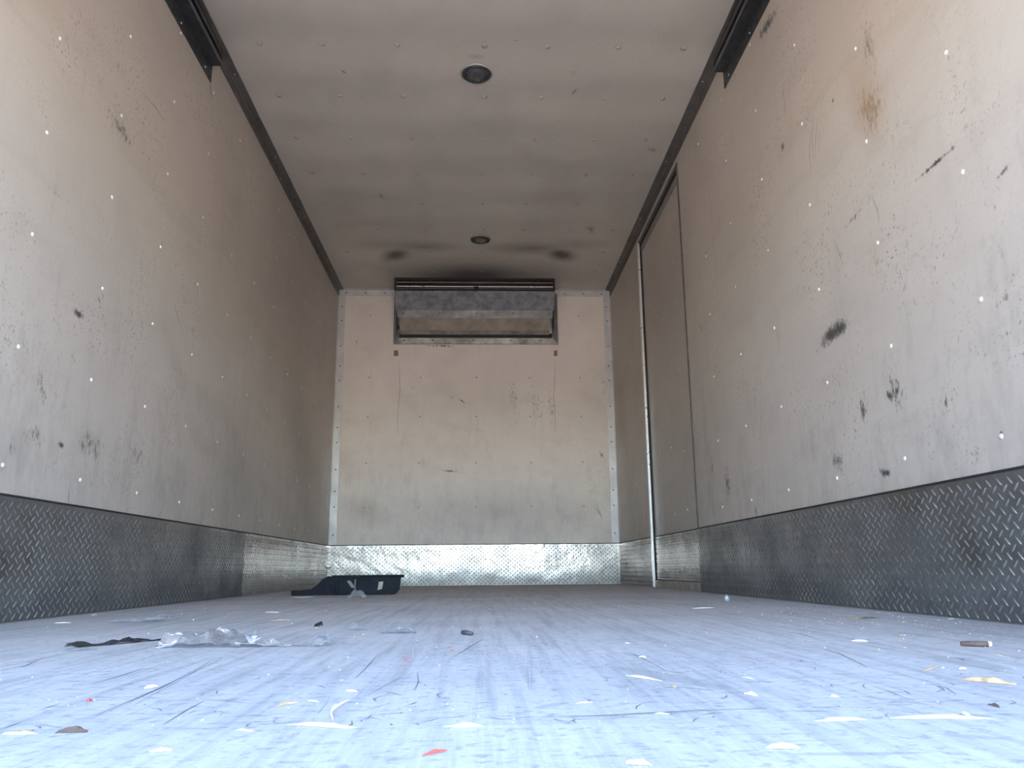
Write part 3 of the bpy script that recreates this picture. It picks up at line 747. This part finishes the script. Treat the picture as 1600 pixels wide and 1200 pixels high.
for x in (505, 523, 527):
    p = TP(x, 916); q0, q1 = TP(x, 929).z, TP(x, 906).z
    MB().box(p.x - 0.004, p.x + 0.004, TY - 0.008, TY + 0.001, max(0.004, q0), q1).build('rib', M_PLS, tr)
p0, p1 = TP(555.5, 905), TP(557, 926)
MB().box(p0.x - 0.003, p0.x + 0.003, TY - 0.010, TY + 0.001, max(.006, p1.z), p0.z).build('rib', plain('worn_plastic_edge', (0.12, 0.12, 0.14), 0.4), tr, label='worn pale edge rib')
MB().prism([(TP(x, y).x, TP(x, y).z) for x, y in ((590, 922), (592, 909), (599, 908.5), (597, 920))], 1, TY - 0.0015, TY + 0.001).build('label', M_LBL, tr, label='tan paper label')
MB().prism([(TP(x, y).x, TP(x, y).z) for x, y in ((542, 908), (547, 907), (554, 916), (553, 919), (549, 918))], 1, TY - 0.0015, TY + 0.001).build('label', plain('grey_sticker', (0.20, 0.20, 0.20), 0.5), tr, label='grey worn sticker')

# ------------------------------------------------------------------ litter on the floor
def sliver(name, x0, y0, x1, y1, wpx, mat, label, cat, h=0.003, bend=0.0, group=None, ragged=0.35, seed=0, z0=0.0):
    """flat splinter of wood between two points of the floor, tapered and ragged"""
    rnd = random.Random(seed * 7 + int(x0))
    a, b = FLR(x0, y0, z0), FLR(x1, y1, z0); c = (a + b) / 2; d = b - a; L = d.length; d.normalize()
    nn = Vector((-d.y, d.x, 0)); w = wpx * (c - CAM).length / FL * 0.5 * 2.2
    skew = rnd.uniform(0.2, 0.8); h *= 0.8
    K = 9 if 'splinter' in name or 'sliver' in name else 5; vs = []
    for i in range(K):
        t = i / (K - 1); tap = (0.14 + 0.86 * min(1, t / skew, (1 - t) / (1 - skew)) ** 0.7) * (1 + rnd.uniform(-ragged, ragged) * (1.2 if K == 9 else 1.7))
        o = a + d * (L * t) + nn * (bend * L * math.sin(math.pi * t) + w * rnd.uniform(-.12, .12))
        zz = h * (0.35 + 0.8 * math.sin(math.pi * t) + rnd.uniform(-.2, .2))
        ww = w * 0.5 * tap
        vs += [o - nn * ww + UPZ * 0.0004, o + nn * ww + UPZ * 0.0004, o + nn * ww * 0.75 + UPZ * zz, o - nn * ww * 0.75 + UPZ * zz * rnd.uniform(.8, 1.1)]
    fs = [(i * 4 + k, i * 4 + (k + 1) % 4, i * 4 + 4 + (k + 1) % 4, i * 4 + 4 + k) for i in range(K - 1) for k in range(4)]
    fs += [(3, 2, 1, 0), tuple((K - 1) * 4 + k for k in range(4))]
    m = MB(); base = Vector((c.x, c.y, z0)); m.add([v - base for v in vs], fs)
    o = m.build(name, mat); o.location = base
    return tag(o, label, cat, group)
G = 'wood splinters on the floor'
SP = [
 ('wood_splinter', 448, 1133, 563, 1141, 5, M_WD1, 'long pale wood splinter with a broad left end on the sill joint', .004, .02),
 ('wood_splinter', 522, 1128, 546, 1095, 4, M_WD1, 'curved pale splinter pointing away, above the long pale splinter', .003, .08),
 ('wood_splinter', 432, 1105, 467, 1099, 3, M_WD2, 'small tan curled splinter left of the curved pale one', .003, .1),
 ('wood_chip', 481, 1096, 498, 1097, 2.5, M_WD1, 'small pale chip left of the curved splinter tip', .002, 0),
 ('wood_chip', 540, 1080, 559, 1082, 3, M_WD1, 'pale chip just beyond the curved splinter', .003, 0),
 ('wood_splinter', 688, 1139, 767, 1137, 6, M_WD1, 'broad white wood strip lying on the sill joint mid-floor', .004, 0),
 ('plastic_sliver', 659, 1183, 699, 1174, 1.3, M_RED, 'thin reddish sliver on the pale sill plate', .003, .03),
 ('wood_splinter', 977, 1056, 1035, 1065, 3, M_WD1, 'straight pale wood strip across the dark scuff mid-right', .003, 0),
 ('wood_chip', 1163, 1085, 1184, 1088, 4, M_WD1, 'pale chip at the right end of the dark floor smear', .004, 0),
 ('wood_splinter', 1082, 951, 1116, 950, 2.0, M_WD1, 'pale splinter on the floor in front of the side door', .003, 0),
 ('wood_splinter', 1503, 1063, 1588, 1071, 6, M_WD2, 'thick tan splinter near the right edge', .006, .02),
 ('wood_splinter', 1443, 1050, 1468, 1042, 2, M_WD2, 'thin tan splinter left of the thick tan splinter', .003, 0),
 ('wood_splinter', 1546, 1022, 1578, 1029, 1.6, M_WD1, 'very thin pale splinter under the brown stick', .002, 0),
 ('wood_chip', 1330, 1002, 1356, 1003, 3, M_WD1, 'pale chip on the floor before the right tread plate', .004, 0),
 ('wood_chip', 1400, 993, 1412, 994, 3, M_WD2, 'small tan chip beyond the pale chip at right', .003, 0),
 ('wood_splinter', 1261, 1130, 1364, 1127, 6, M_WD1, 'broad pale splinter on the sill joint right of centre', .004, 0),
 ('wood_splinter', 1392, 1123, 1556, 1126, 7, M_WD1, 'longest pale splinter on the sill joint at right', .004, .01),
 ('wood_splinter', 1196, 1170, 1250, 1170, 7, M_WD1, 'broad pale flake on the sill plate below the joint', .004, 0),
 ('wood_splinter', 978, 1194, 1020, 1197, 6, M_WD1, 'pale flake at the bottom edge mid-right', .004, 0),
 ('wood_splinter', 1313, 969, 1348, 966, 1.6, M_WD2, 'thin brown splinter beside the foot of the right tread plate', .003, 0),
 ('wood_splinter', 1340, 967, 1376, 966, 1.6, M_WD3, 'dark thin splinter beside the foot of the right tread plate', .004, 0),
 ('wood_splinter', 0, 1150, 62, 1149, 4, M_WD2, 'tan splinter on the sill joint at the left edge', .004, 0),
 ('wood_splinter', 84, 1148, 137, 1145, 4, M_WD3, 'brown splinter on the sill joint near the left edge', .006, 0),
 ('wood_chip', 365, 1143, 401, 1146, 4, M_WD1, 'pale flake left of the long pale splinter', .003, 0),
 ('wood_chip', 233, 1176, 269, 1174, 4, M_WD1, 'pale flake on the sill plate at lower left', .003, 0),
 ('wood_chip', 225, 1077, 248, 1073, 4, M_WD1, 'pale chip among the diagonal scratches at left', .004, 0),
 ('plastic_chip', 134, 1097, 146, 1095, 3, M_RED, 'tiny red chip at left', .003, 0),
 ('plastic_sliver', 627, 1032, 643, 1032, 1.6, M_RED, 'thin red sliver mid-floor, nearer of two', .002, 0),
 ('plastic_sliver', 701, 1017, 711, 1017, 1.6, M_RED, 'tiny red sliver mid-floor, farther of two', .002, 0),
 ('wood_chip', 1297, 1089, 1311, 1090, 3, M_WD1, 'small pale chip right of centre', .003, 0),
 ('wood_splinter', 1022, 1116, 1047, 1117, 2, M_WD1, 'faint pale splinter above the sill joint', .002, 0),
 ('wood_chip', 998, 1027, 1010, 1028, 2.5, M_WD1, 'small pale chip on the winding dark crack', .003, 0),
 ('wood_chip', 1049, 1074, 1057, 1075, 3, M_WD2, 'small tan chip right of the straight strip', .003, 0),
 ('wood_splinter', 1543, 1102, 1562, 1107, 2.5, M_WD3, 'grey brown curled splinter at lower right', .003, .15),
 ('wood_chip', 1498, 1046, 1511, 1046, 3.2, M_WD1, 'pale square chip above the thick tan splinter', .003, 0),
 ('wood_chip', 1500, 1115, 1517, 1120, 4, M_WD1, 'pale chip just above the longest splinter', .003, 0),
 ('wood_splinter', 424, 970, 454, 969, 1.2, M_WD2, 'thin orange splinter beyond the clear film', .003, 0),
 ('wood_splinter', 414, 957, 436, 957, 1.2, M_WD1, 'thin white splinter in front of the plastic undertray', .003, 0),
 ('wood_chip', 142, 962, 151, 961, 3, M_WD1, 'pale chip beside the left tread plate', .004, 0),
 ('wood_chip', 975, 1005, 985, 1006, 1.6, M_WD1, 'white chip beyond the winding dark crack', .002, 0),
 ('wood_splinter', 900, 1100, 926, 1098, 1.6, M_WD1, 'faint thin splinter mid-floor near the joint', .002, 0),
 ('wood_splinter', 455, 933.5, 492, 933.5, 1.2, M_WD1, 'white sliver under the left end of the undertray', .003, 0),
 ('wood_splinter', 85, 974, 112, 973.5, 1.4, M_WD1, 'thin white splinter by the left tread plate', .003, 0),
 ('wood_splinter', 1160, 1059, 1178, 1062, 1.6, M_WD1, 'thin pale splinter above the dark smear end', .002, 0),
 ('wood_chip', 1480, 968, 1492, 967, 1.6, M_WD1, 'white fleck at the foot of the right tread plate', .003, 0),
]
for i, (nm, x0, y0, x1, y1, w, mt, lab, h, bd) in enumerate(SP):
    sliver(nm, x0, y0, x1, y1, w, mt, lab, 'splinter' if 'splinter' in nm else ('chip' if 'chip' in nm else 'sliver'), h, bd,
           G if nm.startswith('wood') else 'red plastic bits on the floor', seed=i, z0=0.0015 if (y0 + y1) / 2 > 1150 else 0.0)

# brown stick with a pale broken end
a, b = FLR(1501, 1010), FLR(1545, 1011)
st = thing('stick', ((a.x + b.x) / 2, (a.y + b.y) / 2, 0), 'round brown stick with a pale broken end near the right wall', 'stick')
up5 = UPZ * 0.0042
MB().tube([a + up5, a.lerp(b, .3) + up5 * 1.05, a.lerp(b, .7) + up5, b + up5], [0.0030, 0.0042, 0.0044, 0.0042], 8).build('bark', M_WD3, st)
MB().tube([b + up5, b + (b - a).normalized() * 0.0045 + up5 * 1.1], [0.0046, 0.0040], 8).build('broken_end', M_WD1, st)
# dark rolled scrap
a, b = FLR(722, 992), FLR(738, 993)
o = MB().tube([a + UPZ * .0045 - a, b.lerp(a, .5) + UPZ * .005 - a, b + UPZ * .0035 - a], [0.0036, 0.0045, 0.003], 8).build('rubber_scrap', plain('dark_rubber', (0.07, 0.07, 0.08), 0.5)); o.location = (a.x, a.y, 0)
tag(o, 'small dark rolled rubber scrap mid-floor', 'scrap')

def film(name, x0, y0, x1, y1, depth, h, mat, label, seed, nx=30, ny=12, prof=None, shear=0.0, cat='film', lift=0.001):
    """crumpled sheet on the floor between two points, depth metres deep"""
    a, b = FLR(x0, y0), FLR(x1, y1); c = (a + b) / 2
    rnd = Vector((seed * 13.1, seed * 7.7, seed * 3.3)); vs = []; FR = max(2.0, (b - a).length * 22)
    for i in range(nx + 1):
        u = i / nx
        env = prof(u) if prof else math.sin(math.pi * min(1, max(0, u))) ** 0.5
        for j in range(ny + 1):
            v = j / ny
            e = 1 + 0.35 * noise.noise(Vector((u * 6, v * 2, 0)) + rnd)
            p = a.lerp(b, u) + Vector((shear * (v - .5) * depth, (v - 0.15) * depth * max(0.12, env) * e, 0))
            r = noise.noise(Vector((u * FR, v * 2.5, 1)) + rnd); r2_ = noise.noise(Vector((u * FR * 2.4, v * 5, 2)) + rnd)
            z = h * env * max(0.0, (0.55 - abs(r)) * 1.1 + 0.45 * r2_ + 0.15) * (0.35 + 0.65 * math.sin(math.pi * min(1, v * 1.05)))
            vs.append(p + UPZ * (lift + z) - Vector((c.x, c.y, 0)))
    fs = [(i * (ny + 1) + j, (i + 1) * (ny + 1) + j, (i + 1) * (ny + 1) + j + 1, i * (ny + 1) + j + 1) for i in range(nx) for j in range(ny)]
    m = MB(); m.add(vs, fs, False)
    o = m.build(name, mat); o.location = (c.x, c.y, 0)
    s = o.modifiers.new('thickness', 'SOLIDIFY'); s.thickness = 0.0004
    return tag(o, label, cat)
def prof_main(u): return 0.9 if u < .25 else (1.0 if u < .52 else max(0.10, 1.0 - (u - .52) * 3.4))
film('plastic_film', 245, 1012, 500, 1010, 0.13, 0.030, M_FLM, 'shiny crumpled clear plastic film, largest piece on the floor', 3, 60, 18, prof_main)
film('plastic_film', 296, 996, 374, 996, 0.06, 0.024, M_FLM, 'folded clear film loop behind the largest film piece', 5, 30, 12)
film('plastic_strip', 102, 1014, 250, 1001, 0.050, 0.012, M_FLD, 'dark brown plastic strip trailing left from the clear film', 8, 40, 8, lambda u: 0.25 + 0.75 * abs(math.cos(u * 5.2)))
film('plastic_film', 95, 1018, 150, 1015, 0.03, 0.006, M_FLM2, 'thin clear film edge before the dark plastic strip', 9, 20, 6)
film('plastic_film', 170, 974, 257, 971, 0.08, 0.026, M_FLM2, 'small clear film scrap beside the left tread plate', 12, 30, 10, lambda u: 0.25 + 0.75 * u)
film('plastic_scrap', 490, 1010, 516, 1009, 0.07, 0.020, M_FLM2, 'flat translucent scrap at the right end of the largest film', 14, 14, 8, lambda u: 1.0, cat='scrap')
film('plastic_scrap', 540, 984, 575, 985, 0.05, 0.018, M_FLM2, 'crumpled grey film scrap mid-floor, left of two', 15, 20, 8, cat='scrap')
film('plastic_scrap', 593, 990, 650, 990, 0.06, 0.016, M_FLM2, 'crumpled grey film scrap mid-floor, right of two', 17, 24, 8, cat='scrap')
film('plastic_scrap', 490, 980, 504, 978, 0.03, 0.014, M_FLD, 'small dark crumpled scrap beyond the clear film', 18, 12, 6, cat='scrap')
film('plastic_scrap', 543, 935, 574, 935, 0.07, 0.050, M_FLM2, 'pale crumpled film scrap in front of the plastic undertray', 21, 16, 8, lambda u: 0.3 + 0.7 * math.sin(math.pi * u), cat='scrap')
# clear cup-like scrap at the foot of the right plate
p = FLR(1136, 939)
m = MB().lathe([(0.008, 0.0), (0.0105, 0.006), (0.011, 0.014), (0.007, 0.021), (0.0, 0.023)], (0, 0, 0), 2, 14)
o = m.build('plastic_scrap', film_mat('frosted_plastic', (0.55, 0.60, 0.65), 0.5, 0.2)); o.location = (p.x, p.y, 0.0005)
tag(o, 'small upright frosted plastic scrap at the foot of the right tread plate', 'scrap')

# wood dust and crumbs
random.seed(29)
cr, cr2 = MB(), MB()
for k in range(900):
    y0 = 0.70 + 3.6 * random.random() ** 1.5; x0 = random.uniform(-1, 1) * min(W2 - 0.02, 0.1 + 0.72 * y0)
    if random.random() < 0.3: x0 = W2 - 0.05 - abs(random.gauss(0, 0.22)); y0 = random.uniform(1.2, 2.6)
    a = random.uniform(0, 3.14); l = random.uniform(0.0008, 0.0026) * (0.5 + 0.35 * y0); w = l * random.uniform(.25, .7); h = w * 0.5
    d = Vector((math.cos(a), math.sin(a), 0)); nn = Vector((-d.y, d.x, 0)); p = Vector((x0, y0, 0.0002))
    (cr if random.random() < .62 else cr2).add([p - d * l, p - nn * w, p + d * l, p + nn * w, p + UPZ * h * 2], [(0, 1, 4), (1, 2, 4), (2, 3, 4), (3, 0, 4), (0, 3, 2, 1)])
cr.build('wood_crumbs', M_WD1, floor, kind='stuff', label='tiny pale wood crumbs')
cr2.build('dirt_crumbs', M_SCD, floor, kind='stuff', label='tiny dark dirt crumbs')
